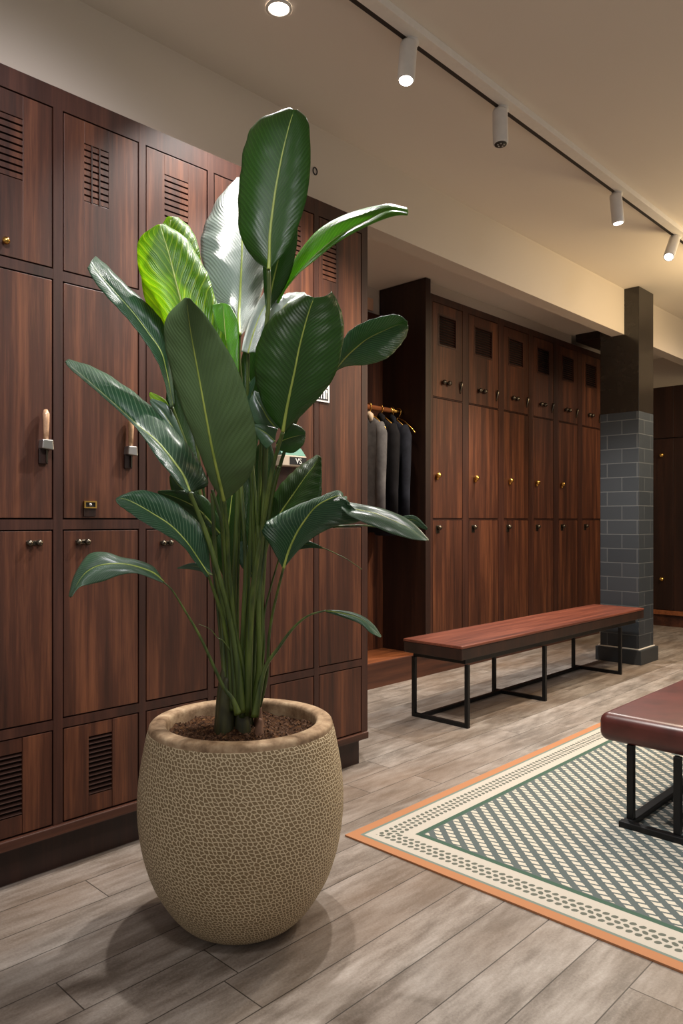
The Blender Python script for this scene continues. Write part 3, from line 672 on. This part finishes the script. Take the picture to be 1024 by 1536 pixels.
LEAVES = [
('tall','deep',[(1.253,1.467,1.745,1.273,1.490,1.755,1.253,1.467,1.745),(1.257,1.469,1.779,1.251,1.526,1.787,1.283,1.446,1.785),(1.261,1.471,1.841,1.233,1.559,1.853,1.310,1.428,1.843),(1.271,1.467,1.929,1.236,1.571,1.940,1.334,1.413,1.933),(1.281,1.462,1.997,1.246,1.575,2.021,1.347,1.411,2.019),(1.293,1.456,2.063,1.262,1.573,2.112,1.351,1.416,2.096),(1.307,1.448,2.129,1.293,1.555,2.178,1.352,1.426,2.152),(1.319,1.442,2.172,1.360,1.500,2.212,1.338,1.450,2.183)]),
('tallback','deep',[(1.314,1.547,1.660,1.313,1.548,1.660,1.316,1.546,1.660),(1.337,1.545,1.755,1.318,1.565,1.751,1.362,1.519,1.746),(1.359,1.544,1.833,1.328,1.577,1.833,1.389,1.513,1.833),(1.385,1.539,1.930,1.350,1.575,1.930,1.403,1.520,1.912),(1.405,1.539,2.002,1.400,1.545,2.000,1.410,1.534,1.996)]),
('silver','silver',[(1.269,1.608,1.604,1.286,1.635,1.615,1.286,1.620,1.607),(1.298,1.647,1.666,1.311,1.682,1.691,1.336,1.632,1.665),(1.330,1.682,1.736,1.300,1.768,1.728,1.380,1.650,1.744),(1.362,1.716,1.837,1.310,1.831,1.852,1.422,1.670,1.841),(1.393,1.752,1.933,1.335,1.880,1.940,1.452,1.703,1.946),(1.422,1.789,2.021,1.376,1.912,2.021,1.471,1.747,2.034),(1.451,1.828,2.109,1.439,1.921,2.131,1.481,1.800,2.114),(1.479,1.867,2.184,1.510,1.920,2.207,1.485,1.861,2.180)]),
('bright','young',[(1.190,1.618,1.418,1.180,1.629,1.418,1.215,1.622,1.422),(1.169,1.649,1.517,1.142,1.677,1.508,1.247,1.605,1.522),(1.151,1.675,1.616,1.111,1.717,1.616,1.239,1.630,1.624),(1.139,1.697,1.696,1.092,1.745,1.694,1.224,1.661,1.713),(1.132,1.712,1.753,1.070,1.776,1.750,1.221,1.681,1.767),(1.124,1.728,1.818,1.065,1.789,1.809,1.207,1.712,1.826),(1.118,1.742,1.861,1.073,1.789,1.861,1.188,1.748,1.886),(1.113,1.756,1.900,1.107,1.763,1.898,1.155,1.799,1.922)]),
('brightlow','bright',[(1.239,1.596,1.400,1.233,1.603,1.400,1.242,1.594,1.400),(1.233,1.608,1.467,1.207,1.635,1.476,1.251,1.590,1.480),(1.233,1.614,1.531,1.197,1.652,1.549,1.254,1.592,1.540),(1.232,1.621,1.594,1.195,1.660,1.612,1.257,1.595,1.594),(1.232,1.627,1.644,1.202,1.658,1.673,1.257,1.601,1.640),(1.233,1.632,1.687,1.227,1.638,1.687,1.246,1.619,1.681)]),
('yellow','young',[(1.186,1.767,1.546,1.176,1.778,1.546,1.196,1.756,1.546),(1.182,1.788,1.642,1.154,1.817,1.633,1.236,1.743,1.644),(1.181,1.806,1.720,1.133,1.856,1.711,1.251,1.757,1.725),(1.185,1.819,1.799,1.130,1.876,1.796,1.263,1.774,1.808),(1.190,1.830,1.870,1.147,1.875,1.870,1.269,1.796,1.888),(1.198,1.839,1.931,1.177,1.861,1.931,1.265,1.830,1.951),(1.208,1.844,1.974,1.199,1.854,1.972,1.252,1.872,1.991)]),
('front','back',[(1.161,1.533,1.149,1.159,1.536,1.151,1.163,1.531,1.149),(1.138,1.517,1.187,1.125,1.535,1.189,1.176,1.474,1.190),(1.114,1.503,1.232,1.097,1.528,1.232,1.175,1.433,1.232),(1.088,1.490,1.292,1.067,1.523,1.289,1.160,1.405,1.302),(1.062,1.478,1.366,1.031,1.525,1.365,1.131,1.392,1.367),(1.034,1.467,1.453,0.997,1.524,1.455,1.091,1.390,1.455),(1.009,1.454,1.519,0.973,1.513,1.519,1.046,1.394,1.518),(0.987,1.436,1.565,0.962,1.488,1.569,1.004,1.393,1.562),(0.968,1.416,1.601,0.977,1.437,1.606,0.961,1.395,1.594)]),
('rightfront','deep',[(1.231,1.388,1.318,1.236,1.398,1.323,1.242,1.392,1.321),(1.230,1.375,1.363,1.209,1.422,1.369,1.270,1.355,1.365),(1.229,1.362,1.403,1.193,1.434,1.415,1.297,1.318,1.411),(1.231,1.346,1.458,1.184,1.439,1.464,1.317,1.289,1.462),(1.233,1.329,1.521,1.186,1.434,1.530,1.325,1.272,1.535),(1.236,1.311,1.575,1.203,1.411,1.590,1.322,1.267,1.586),(1.237,1.296,1.609,1.228,1.382,1.625,1.310,1.271,1.627),(1.237,1.282,1.631,1.264,1.341,1.657,1.294,1.280,1.658)]),
('archright','bright',[(1.319,1.542,1.624,1.324,1.552,1.628,1.309,1.524,1.617),(1.338,1.535,1.689,1.342,1.551,1.699,1.329,1.515,1.683),(1.369,1.516,1.746,1.366,1.545,1.761,1.363,1.493,1.753),(1.417,1.477,1.817,1.413,1.515,1.851,1.411,1.455,1.808),(1.476,1.429,1.884,1.463,1.482,1.920,1.465,1.411,1.864),(1.537,1.378,1.930,1.532,1.429,1.965,1.524,1.362,1.907),(1.584,1.341,1.959,1.600,1.376,1.991,1.577,1.320,1.936),(1.627,1.309,1.955,1.652,1.341,1.987,1.610,1.298,1.941)]),
('right','mid',[(1.440,1.417,1.504,1.410,1.390,1.498,1.462,1.437,1.509),(1.470,1.401,1.544,1.430,1.380,1.562,1.499,1.418,1.526),(1.498,1.385,1.574,1.448,1.370,1.602,1.543,1.391,1.532),(1.527,1.369,1.600,1.480,1.346,1.629,1.589,1.363,1.550),(1.567,1.343,1.625,1.519,1.316,1.647,1.620,1.350,1.577),(1.600,1.323,1.642,1.554,1.289,1.654,1.649,1.339,1.615),(1.627,1.309,1.643,1.579,1.273,1.638,1.666,1.341,1.644)]),
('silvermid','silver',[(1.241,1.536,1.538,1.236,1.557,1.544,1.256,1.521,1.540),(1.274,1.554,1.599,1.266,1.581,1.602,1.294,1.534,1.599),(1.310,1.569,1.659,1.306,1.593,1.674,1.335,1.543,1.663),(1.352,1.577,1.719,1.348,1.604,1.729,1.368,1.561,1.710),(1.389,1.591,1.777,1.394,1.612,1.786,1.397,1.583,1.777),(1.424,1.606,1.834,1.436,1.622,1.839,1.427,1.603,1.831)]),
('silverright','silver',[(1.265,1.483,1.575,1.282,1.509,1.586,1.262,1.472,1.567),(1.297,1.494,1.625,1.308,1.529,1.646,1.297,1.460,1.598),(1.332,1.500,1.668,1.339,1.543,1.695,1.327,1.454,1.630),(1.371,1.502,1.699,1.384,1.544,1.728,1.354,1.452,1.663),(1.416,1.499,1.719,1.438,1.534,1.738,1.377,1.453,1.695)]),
('upleft','mid',[(1.159,1.766,1.413,1.176,1.778,1.423,1.133,1.736,1.403),(1.149,1.780,1.506,1.171,1.791,1.538,1.121,1.754,1.494),(1.141,1.793,1.565,1.169,1.801,1.623,1.106,1.776,1.550),(1.118,1.821,1.618,1.157,1.822,1.677,1.082,1.807,1.607),(1.091,1.853,1.674,1.134,1.854,1.711,1.057,1.839,1.657),(1.059,1.890,1.730,1.098,1.900,1.763,1.028,1.875,1.706),(1.030,1.925,1.783,1.061,1.946,1.822,1.005,1.905,1.751),(1.013,1.946,1.821,1.042,1.974,1.850,0.992,1.925,1.792)]),
('underdark','deep',[(1.222,1.787,1.252,1.215,1.794,1.242,1.248,1.760,1.252),(1.212,1.812,1.328,1.188,1.837,1.328,1.251,1.771,1.319),(1.209,1.829,1.387,1.190,1.850,1.391,1.240,1.797,1.396),(1.210,1.843,1.450,1.198,1.856,1.450,1.232,1.820,1.465),(1.210,1.857,1.515,1.207,1.860,1.513,1.215,1.852,1.513)]),
('longleft','mid',[(1.111,1.614,1.172,1.153,1.657,1.176,1.095,1.602,1.168),(1.106,1.633,1.214,1.186,1.637,1.196,1.070,1.642,1.221),(1.090,1.664,1.259,1.176,1.662,1.254,1.054,1.673,1.258),(1.069,1.701,1.306,1.153,1.700,1.314,1.039,1.703,1.304),(1.038,1.747,1.350,1.124,1.745,1.371,1.019,1.738,1.351),(1.003,1.798,1.405,1.088,1.796,1.427,0.984,1.790,1.407),(0.969,1.848,1.457,1.049,1.851,1.476,0.951,1.838,1.456),(0.942,1.890,1.498,1.004,1.913,1.520,0.927,1.878,1.493),(0.926,1.922,1.524,0.961,1.971,1.538,0.919,1.900,1.514)]),
('lowleft','mid',[(1.163,1.604,0.954,1.195,1.642,0.953,1.142,1.582,0.952),(1.139,1.614,0.996,1.186,1.631,1.018,1.114,1.594,0.993),(1.112,1.627,1.041,1.174,1.623,1.061,1.084,1.609,1.037),(1.078,1.648,1.085,1.144,1.634,1.102,1.047,1.631,1.065),(1.036,1.678,1.120,1.098,1.661,1.147,1.004,1.660,1.095),(1.001,1.700,1.144,1.046,1.694,1.174,0.973,1.675,1.120),(0.976,1.711,1.154,1.008,1.713,1.174,0.952,1.680,1.135),(0.960,1.713,1.150,0.973,1.729,1.156,0.941,1.676,1.143)]),
('droopleft','gloss',[(1.065,1.662,0.940,1.070,1.671,0.941,1.053,1.646,0.940),(1.041,1.671,0.964,1.050,1.682,0.978,1.025,1.658,0.953),(1.005,1.691,0.981,1.017,1.705,0.997,0.992,1.676,0.966),(0.970,1.711,0.989,0.985,1.728,1.004,0.960,1.693,0.962),(0.929,1.737,0.986,0.952,1.752,1.018,0.925,1.713,0.948),(0.898,1.753,0.967,0.917,1.779,1.010,0.894,1.728,0.940),(0.875,1.760,0.931,0.892,1.794,0.962,0.873,1.734,0.935),(0.862,1.757,0.908,0.881,1.796,0.910,0.855,1.736,0.913)]),
('droopright','mid',[(1.411,1.418,0.857,1.408,1.421,0.859,1.412,1.417,0.853),(1.435,1.375,0.851,1.437,1.377,0.858,1.431,1.372,0.841),(1.457,1.335,0.839,1.462,1.337,0.847,1.449,1.328,0.826),(1.469,1.303,0.816,1.477,1.306,0.824,1.454,1.297,0.806),(1.476,1.279,0.793,1.484,1.284,0.795,1.459,1.267,0.796)]),
('horiz','mid',[(1.286,1.447,0.976,1.283,1.450,0.979,1.288,1.445,0.978),(1.291,1.432,1.021,1.267,1.470,1.027,1.309,1.409,1.026),(1.300,1.412,1.066,1.250,1.492,1.079,1.332,1.371,1.061),(1.311,1.390,1.102,1.280,1.466,1.112,1.360,1.327,1.085),(1.325,1.366,1.134,1.324,1.424,1.142,1.385,1.287,1.093),(1.344,1.335,1.154,1.362,1.389,1.159,1.392,1.264,1.107),(1.357,1.312,1.161,1.391,1.362,1.173,1.368,1.276,1.130),(1.361,1.297,1.147,1.407,1.350,1.159,1.350,1.280,1.138)]),
('horiztip','gloss',[(1.367,1.319,1.137,1.390,1.339,1.147,1.340,1.290,1.127),(1.378,1.285,1.127,1.398,1.304,1.143,1.349,1.263,1.107),(1.401,1.238,1.117,1.420,1.256,1.134,1.368,1.227,1.090),(1.423,1.192,1.098,1.444,1.205,1.118,1.395,1.181,1.069),(1.441,1.151,1.077,1.464,1.159,1.090,1.418,1.139,1.055),(1.457,1.110,1.048,1.472,1.124,1.054,1.438,1.102,1.050)]),
('smallspike','mid',[(1.312,1.448,1.027,1.311,1.450,1.034,1.312,1.448,1.016),(1.332,1.428,1.036,1.332,1.428,1.049,1.335,1.424,1.025),(1.351,1.408,1.034,1.351,1.408,1.042,1.354,1.406,1.027),(1.370,1.388,1.027,1.370,1.388,1.029,1.370,1.388,1.025)]),
('behindniche','mid',[(1.522,1.274,1.093,1.522,1.274,1.100,1.522,1.274,1.086),(1.547,1.258,1.100,1.547,1.258,1.111,1.544,1.261,1.086),(1.574,1.239,1.098,1.574,1.239,1.109,1.569,1.244,1.086),(1.600,1.222,1.075,1.600,1.222,1.079,1.598,1.224,1.073)]),
('darkmid','deep',[(1.340,1.563,1.060,1.367,1.608,1.070,1.316,1.516,1.061),(1.363,1.548,1.115,1.372,1.614,1.126,1.371,1.471,1.096),(1.393,1.526,1.170,1.399,1.597,1.191,1.411,1.441,1.150),(1.420,1.507,1.218,1.432,1.575,1.235,1.420,1.443,1.198),(1.440,1.495,1.248,1.460,1.557,1.262,1.426,1.449,1.238),(1.457,1.486,1.278,1.493,1.534,1.282,1.431,1.455,1.270)]),
('notchleaf','deep',[(1.253,1.438,1.290,1.253,1.438,1.297,1.253,1.438,1.283),(1.268,1.430,1.303,1.272,1.426,1.330,1.268,1.430,1.275),(1.288,1.416,1.312,1.288,1.416,1.346,1.290,1.414,1.272),(1.304,1.406,1.317,1.306,1.405,1.340,1.310,1.400,1.292),(1.318,1.399,1.320,1.318,1.399,1.328,1.318,1.399,1.311)]),
('palefold','gloss',[(1.268,1.451,1.332,1.261,1.458,1.328,1.271,1.448,1.337),(1.257,1.474,1.362,1.235,1.496,1.348,1.267,1.463,1.369),(1.251,1.491,1.391,1.232,1.511,1.377,1.263,1.478,1.401),(1.247,1.505,1.412,1.232,1.521,1.407,1.257,1.495,1.426),(1.246,1.517,1.438,1.245,1.519,1.431,1.250,1.514,1.435)]),
('palefoldlow','gloss',[(1.251,1.440,1.300,1.256,1.434,1.333,1.236,1.455,1.280),(1.243,1.458,1.318,1.248,1.453,1.339,1.232,1.469,1.293),(1.234,1.476,1.331,1.236,1.475,1.345,1.228,1.483,1.315),(1.223,1.498,1.344,1.224,1.496,1.347,1.224,1.496,1.338)]),
('tinyyellow','young',[(1.179,1.803,1.363,1.184,1.798,1.370,1.171,1.811,1.359),(1.166,1.816,1.406,1.174,1.808,1.425,1.158,1.825,1.393),(1.156,1.827,1.428,1.162,1.821,1.445,1.145,1.838,1.423),(1.137,1.846,1.457,1.140,1.843,1.460,1.137,1.846,1.451)]),
('pale_edge','gloss',[(1.168,1.728,1.311,1.171,1.725,1.319,1.163,1.733,1.308),(1.149,1.757,1.363,1.157,1.749,1.382,1.141,1.765,1.352),(1.135,1.781,1.401,1.145,1.771,1.419,1.125,1.792,1.394),(1.117,1.810,1.431,1.121,1.806,1.435,1.117,1.810,1.424)]),
('lowshade','deep',[(1.243,1.737,1.138,1.243,1.737,1.153,1.236,1.743,1.123),(1.225,1.775,1.172,1.231,1.768,1.202,1.213,1.787,1.153),(1.210,1.809,1.199,1.218,1.801,1.225,1.197,1.823,1.180),(1.202,1.837,1.230,1.204,1.835,1.234,1.199,1.840,1.222)]),
('lowshade2','deep',[(1.275,1.703,1.062,1.282,1.696,1.081,1.265,1.714,1.047),(1.236,1.743,1.126,1.249,1.730,1.160,1.217,1.764,1.108),(1.195,1.787,1.160,1.204,1.777,1.183,1.182,1.800,1.145),(1.153,1.830,1.179,1.156,1.827,1.183,1.156,1.827,1.173)]),
('palespike','gloss',[(1.170,1.596,0.957,1.170,1.596,0.961,1.170,1.596,0.954),(1.148,1.619,0.975,1.150,1.616,0.985,1.148,1.619,0.966),(1.130,1.638,0.980,1.131,1.637,0.987,1.130,1.638,0.971),(1.107,1.662,0.975,1.108,1.660,0.976,1.107,1.662,0.973)]),
('slender','mid',[(1.267,1.568,1.382,1.264,1.570,1.382,1.269,1.565,1.382),(1.263,1.572,1.416,1.258,1.577,1.416,1.269,1.565,1.422),(1.269,1.565,1.454,1.262,1.573,1.452,1.277,1.557,1.454),(1.280,1.554,1.486,1.279,1.555,1.484,1.282,1.552,1.482)]),
('bluish','gloss',[(1.383,1.663,0.917,1.380,1.666,0.917,1.386,1.660,0.917),(1.362,1.685,0.962,1.348,1.699,0.966,1.378,1.669,0.966),(1.354,1.694,1.004,1.340,1.708,1.004,1.370,1.677,1.008),(1.348,1.699,1.039,1.346,1.702,1.037,1.352,1.695,1.039)]),
('inner','deep',[(1.376,1.685,0.961,1.381,1.709,0.960,1.371,1.661,0.962),(1.391,1.684,1.061,1.361,1.737,1.061,1.405,1.648,1.058),(1.405,1.684,1.168,1.357,1.748,1.168,1.428,1.645,1.174),(1.420,1.683,1.276,1.390,1.721,1.277,1.438,1.657,1.276),(1.432,1.685,1.346,1.429,1.688,1.346,1.436,1.681,1.346)]),
('inner2','deep',[(1.332,1.731,0.907,1.340,1.751,0.905,1.324,1.711,0.909),(1.331,1.746,1.022,1.311,1.789,1.018,1.352,1.703,1.027),(1.344,1.747,1.119,1.314,1.793,1.116,1.374,1.701,1.129),(1.360,1.745,1.233,1.340,1.773,1.228,1.384,1.713,1.237),(1.374,1.744,1.316,1.372,1.747,1.316,1.378,1.740,1.316)]),
('inner3','deep',[(1.343,1.662,1.271,1.347,1.686,1.272,1.341,1.635,1.269),(1.353,1.662,1.366,1.345,1.695,1.365,1.359,1.623,1.367),(1.360,1.665,1.463,1.346,1.702,1.465,1.363,1.627,1.462),(1.354,1.682,1.550,1.349,1.706,1.547,1.358,1.639,1.554),(1.362,1.685,1.619,1.365,1.696,1.619,1.347,1.658,1.610)]),
]
STEMS = [
('tall',0.0095,0.0065,[(1.279,1.641,0.557),(1.291,1.615,0.697),(1.309,1.582,0.918),(1.316,1.560,1.136),(1.300,1.533,1.350),(1.283,1.508,1.487),(1.268,1.495,1.588),(1.266,1.482,1.663),(1.256,1.471,1.747)]),
('tallback',0.007,0.005,[(1.334,1.671,0.532),(1.355,1.678,0.871),(1.353,1.651,1.252),(1.343,1.604,1.509),(1.314,1.547,1.660)]),
('silver',0.009,0.006,[(1.299,1.679,0.556),(1.314,1.692,0.873),(1.322,1.684,1.138),(1.312,1.665,1.344),(1.297,1.637,1.470),(1.281,1.625,1.540),(1.282,1.624,1.609)]),
('bright',0.008,0.005,[(1.283,1.667,0.570),(1.276,1.673,0.803),(1.256,1.665,1.063),(1.233,1.646,1.245),(1.193,1.616,1.401)]),
('brightlow',0.007,0.005,[(1.327,1.693,0.567),(1.340,1.708,0.869),(1.337,1.697,1.138),(1.319,1.686,1.289),(1.301,1.676,1.415)]),
('yellow',0.006,0.004,[(1.307,1.714,0.567),(1.299,1.750,0.869),(1.248,1.760,1.252),(1.186,1.767,1.546)]),
('front',0.0085,0.006,[(1.268,1.595,0.567),(1.266,1.583,0.678),(1.236,1.586,0.815),(1.206,1.573,0.977),(1.185,1.551,1.066),(1.161,1.533,1.151)]),
('rightfront',0.01,0.006,[(1.277,1.586,0.573),(1.269,1.565,0.778),(1.261,1.544,0.897),(1.256,1.521,0.986),(1.254,1.495,1.074),(1.241,1.450,1.193),(1.239,1.424,1.260),(1.231,1.388,1.318)]),
('archright',0.007,0.005,[(1.328,1.620,0.570),(1.351,1.625,0.800),(1.356,1.619,1.062),(1.338,1.580,1.358),(1.330,1.560,1.501),(1.319,1.542,1.624)]),
('right',0.007,0.005,[(1.343,1.633,0.575),(1.370,1.633,0.873),(1.373,1.602,1.138),(1.392,1.525,1.358),(1.415,1.457,1.454),(1.440,1.417,1.504)]),
('silvermid',0.006,0.005,[(1.343,1.662,0.570),(1.341,1.635,0.969),(1.295,1.597,1.337),(1.266,1.569,1.440),(1.254,1.552,1.542)]),
('silverright',0.006,0.004,[(1.335,1.641,0.575),(1.334,1.613,1.026),(1.304,1.557,1.353),(1.278,1.513,1.487),(1.265,1.483,1.575)]),
('upleft',0.008,0.005,[(1.258,1.649,0.569),(1.266,1.684,0.840),(1.252,1.727,1.062),(1.223,1.757,1.250),(1.159,1.766,1.413)]),
('underdark',0.006,0.004,[(1.303,1.703,0.570),(1.300,1.735,0.871),(1.267,1.770,1.119),(1.222,1.787,1.252)]),
('longleft',0.0095,0.007,[(1.254,1.581,0.585),(1.241,1.580,0.709),(1.221,1.587,0.835),(1.190,1.589,0.942),(1.163,1.604,1.048),(1.139,1.614,1.117),(1.111,1.614,1.172)]),
('lowleft',0.008,0.0045,[(1.252,1.612,0.586),(1.238,1.612,0.732),(1.212,1.610,0.842),(1.184,1.610,0.915),(1.163,1.604,0.954)]),
('droopleft',0.0075,0.0028,[(1.229,1.563,0.589),(1.215,1.571,0.629),(1.196,1.583,0.662),(1.172,1.594,0.720),(1.142,1.611,0.797),(1.106,1.633,0.872),(1.080,1.646,0.920),(1.065,1.662,0.940)]),
('droopright',0.0085,0.0035,[(1.279,1.555,0.573),(1.290,1.543,0.662),(1.301,1.532,0.712),(1.321,1.511,0.753),(1.349,1.483,0.807),(1.378,1.452,0.843),(1.411,1.418,0.857)]),
('horiz',0.005,0.004,[(1.306,1.570,0.592),(1.314,1.547,0.676),(1.312,1.536,0.777),(1.306,1.513,0.851),(1.296,1.480,0.916),(1.286,1.447,0.976)]),
('horizthin',0.0035,0.003,[(1.323,1.596,0.594),(1.335,1.583,0.741),(1.335,1.583,0.833),(1.342,1.562,0.917),(1.324,1.509,0.993)]),
('smalltendril',0.002,0.0012,[(1.299,1.462,0.999),(1.317,1.443,1.023),(1.348,1.412,1.032),(1.370,1.388,1.027),(1.396,1.362,1.011),(1.407,1.336,0.998),(1.427,1.301,0.972)]),
('horiztip',0.003,0.002,[(1.345,1.328,1.147),(1.360,1.327,1.144),(1.367,1.319,1.137),(1.390,1.296,1.127)]),
('withered',0.0025,0.001,[(1.242,1.594,0.734),(1.221,1.615,0.775),(1.210,1.627,0.784),(1.196,1.641,0.807),(1.175,1.663,0.821)]),
('behindniche',0.003,0.002,[(1.404,1.382,1.082),(1.453,1.331,1.086),(1.497,1.300,1.082),(1.522,1.274,1.093)]),
('darkmid',0.006,0.004,[(1.325,1.622,0.580),(1.333,1.614,0.821),(1.337,1.596,0.952),(1.340,1.563,1.060)]),
('extra1',0.0085,0.006,[(1.257,1.636,0.562),(1.253,1.640,0.772),(1.230,1.649,0.919),(1.217,1.648,1.028),(1.212,1.654,1.172)]),
('extra2',0.009,0.006,[(1.296,1.595,0.562),(1.312,1.578,0.681),(1.312,1.578,0.881),(1.331,1.573,1.027),(1.344,1.559,1.173),(1.357,1.546,1.247)]),
('extra3',0.0075,0.005,[(1.314,1.606,0.566),(1.330,1.588,0.769),(1.329,1.590,0.953),(1.333,1.614,1.137),(1.338,1.638,1.269)]),
('extra4',0.008,0.006,[(1.289,1.631,0.557),(1.295,1.625,0.805),(1.300,1.620,0.990),(1.305,1.644,1.174),(1.312,1.665,1.306)]),
('extra5',0.0075,0.005,[(1.247,1.588,0.578),(1.239,1.596,0.707),(1.231,1.605,0.886),(1.217,1.605,1.011),(1.198,1.596,1.100),(1.176,1.605,1.179)]),
]


def spline(P, n):
    out = []; m = len(P)-1
    for i in range(n):
        t_ = i/(n-1)*m; k = min(int(t_), m-1); f = t_-k
        p0, p1, p2, p3 = P[max(k-1, 0)], P[k], P[k+1], P[min(k+2, m)]
        out.append(.5*((2*p1)+(p2-p0)*f+(2*p0-5*p1+4*p2-p3)*f*f+(3*p1-p0-3*p2+p3)*f**3))
    return out
CAM = Vector((0, 0, 1.1))
for idx, (nm, mk, rows) in enumerate(LEAVES):
    rows = [r for r in rows]
    mid = spline([Vector(r[0:3]) for r in rows], 54); lf = spline([Vector(r[3:6]) for r in rows], 54); rt = spline([Vector(r[6:9]) for r in rows], 54)
    size = max((a-b).length for a, b in zip(lf, rt)); H = 9
    vs = []; uv = []; waves = 9 if size > .1 else 4; N = len(mid)
    for i in range(N):
        t_ = i/(N-1); tan = (mid[min(i+1, N-1)]-mid[max(i-1, 0)]).normalized()
        for s in range(-H, H+1):
            k = abs(s)/H; e = lf[i] if s < 0 else rt[i]
            side = (e-mid[i]); nrm = side.cross(tan) if s < 0 else tan.cross(side)
            nrm = nrm.normalized() if nrm.length > 1e-7 else Vector((0, 0, 1))
            if nrm.dot(CAM-mid[i]) < 0: nrm = -nrm
            w = side.length
            p = mid[i] + side*k + nrm*(.13*w*math.sin(PI*k))
            p += nrm*(.016*w*k*math.sin(2*PI*(t_*waves - k*.9) + idx*1.7 + (1.1 if s < 0 else 0))) * min(1, 6*t_*(1-t_)*2)
            vs.append(p); uv.append((s/H*.5+.5, t_))
    M_ = 2*H+1
    fs = [(i*M_+j, i*M_+j+1, (i+1)*M_+j+1, (i+1)*M_+j) for i in range(N-1) for j in range(2*H)]
    lfo = build('leaf', MB().add(vs, fs, True), M[mk], plant, uvs=uv, solid=.0011)
    L_ = sum((mid[i+1]-mid[i]).length for i in range(N-1))
    r0 = min(.0052, .010*L_+.0012, size*.03+.0008)
    build('midrib', MB().tube(mid[:-3], [r0*(1-.82*(i/(N-4))) for i in range(N-3)], 8), M['midrib'], lfo)
for nm, rb, rt_, pts in STEMS:
    P = spline([Vector(p) for p in pts], 40)
    rad = [.88*rb + (rt_-rb)*min(1, (i/39)*1.15) + rb*.45*max(0, 1-i/9) for i in range(40)]
    build('stem', MB().tube(P, rad, 12), M['stem'], plant)
SH = [((1.250, 1.640), .032, .17), ((1.275, 1.600), .026, .13), ((1.300, 1.560), .017, .062), ((1.318, 1.640), .026, .15), ((1.262, 1.665), .03, .2), ((1.340, 1.61), .018, .08)]
for k, ((x, y), r_, h) in enumerate(SH):
    z0 = .50; q = [(x, y, z0), (x*.998+.001, y, z0+h*.3), (x, y+.002, z0+h*.7), (x+.003, y, z0+h)]
    build('sheath', MB().tube(spline([Vector(p) for p in q], 12), [r_*(1-.75*(i/11)**1.4) for i in range(12)], 14), M['sheath'] if k in (2, 5) else M['oldstem'], plant)

# ------------------------------------------------------------ added light of the room
def unseen_spot(loc, tgt, w, size, colr, rad=.2): spot_lamp(None, loc, tgt, w, size, colr, .7, rad)  # spots without fixtures, added out of view to brighten the room
unseen_spot((.35, .75, 2.84), (.95, 2.3, 1.75), 170, 1.15, (.95, .93, 1))
unseen_spot((.25, .25, 2.84), (1.1, 1.35, .2), 62, 1.2, NEUT)
unseen_spot((2.6, .3, 2.84), (2.7, .7, 0), 75, 2.2, NEUT)
unseen_spot((4.4, .4, 2.84), (4.6, 1.9, .2), 60, 2.4, NEUT)
unseen_spot((6.6, 1.2, 2.84), (6.7, 2.2, 0), 130, 2.4, WARM)
unseen_spot((5.0, 2.80, 2.78), (4.5, 2.0, 0), 190, 1.5, NEUT, .04)
unseen_spot((3.55, 3.05, 2.78), (3.9, 3.3, 0), 40, .9, WARM, .05)
pl = bpy.data.lights.new('glow_light', 'POINT'); pl.energy = 48; pl.color = (1, .76, .42); pl.shadow_soft_size = .3  # unseen point light without fixture, added for the warm ceiling glow
po = bpy.data.objects.new('glow_light', pl); col.objects.link(po); po.location = (5.45, 1.2, 2.42)
wd = bpy.data.worlds.new('room_light'); scene.world = wd; wd.use_nodes = True
bg = wd.node_tree.nodes['Background']; bg.inputs[0].default_value = (1, .96, .93, 1); bg.inputs[1].default_value = .36

# ------------------------------------------------------------ camera
cd = bpy.data.cameras.new('camera'); cam = bpy.data.objects.new('camera', cd); col.objects.link(cam)
cam.location = (0, 0, 1.1); cam.rotation_euler = (PI/2, 0, math.atan2(1078, 1119)-PI/2)
cd.sensor_fit = 'HORIZONTAL'; cd.sensor_width = 36; cd.lens = 36*1119/1024; cd.shift_y = 12/1024
cd.clip_start = .05
scene.camera = cam
scene.view_settings.view_transform = 'Standard'; scene.view_settings.look = 'None'
scene.view_settings.gamma = 1; scene.view_settings.use_curve_mapping = False; scene.view_settings.exposure = .27
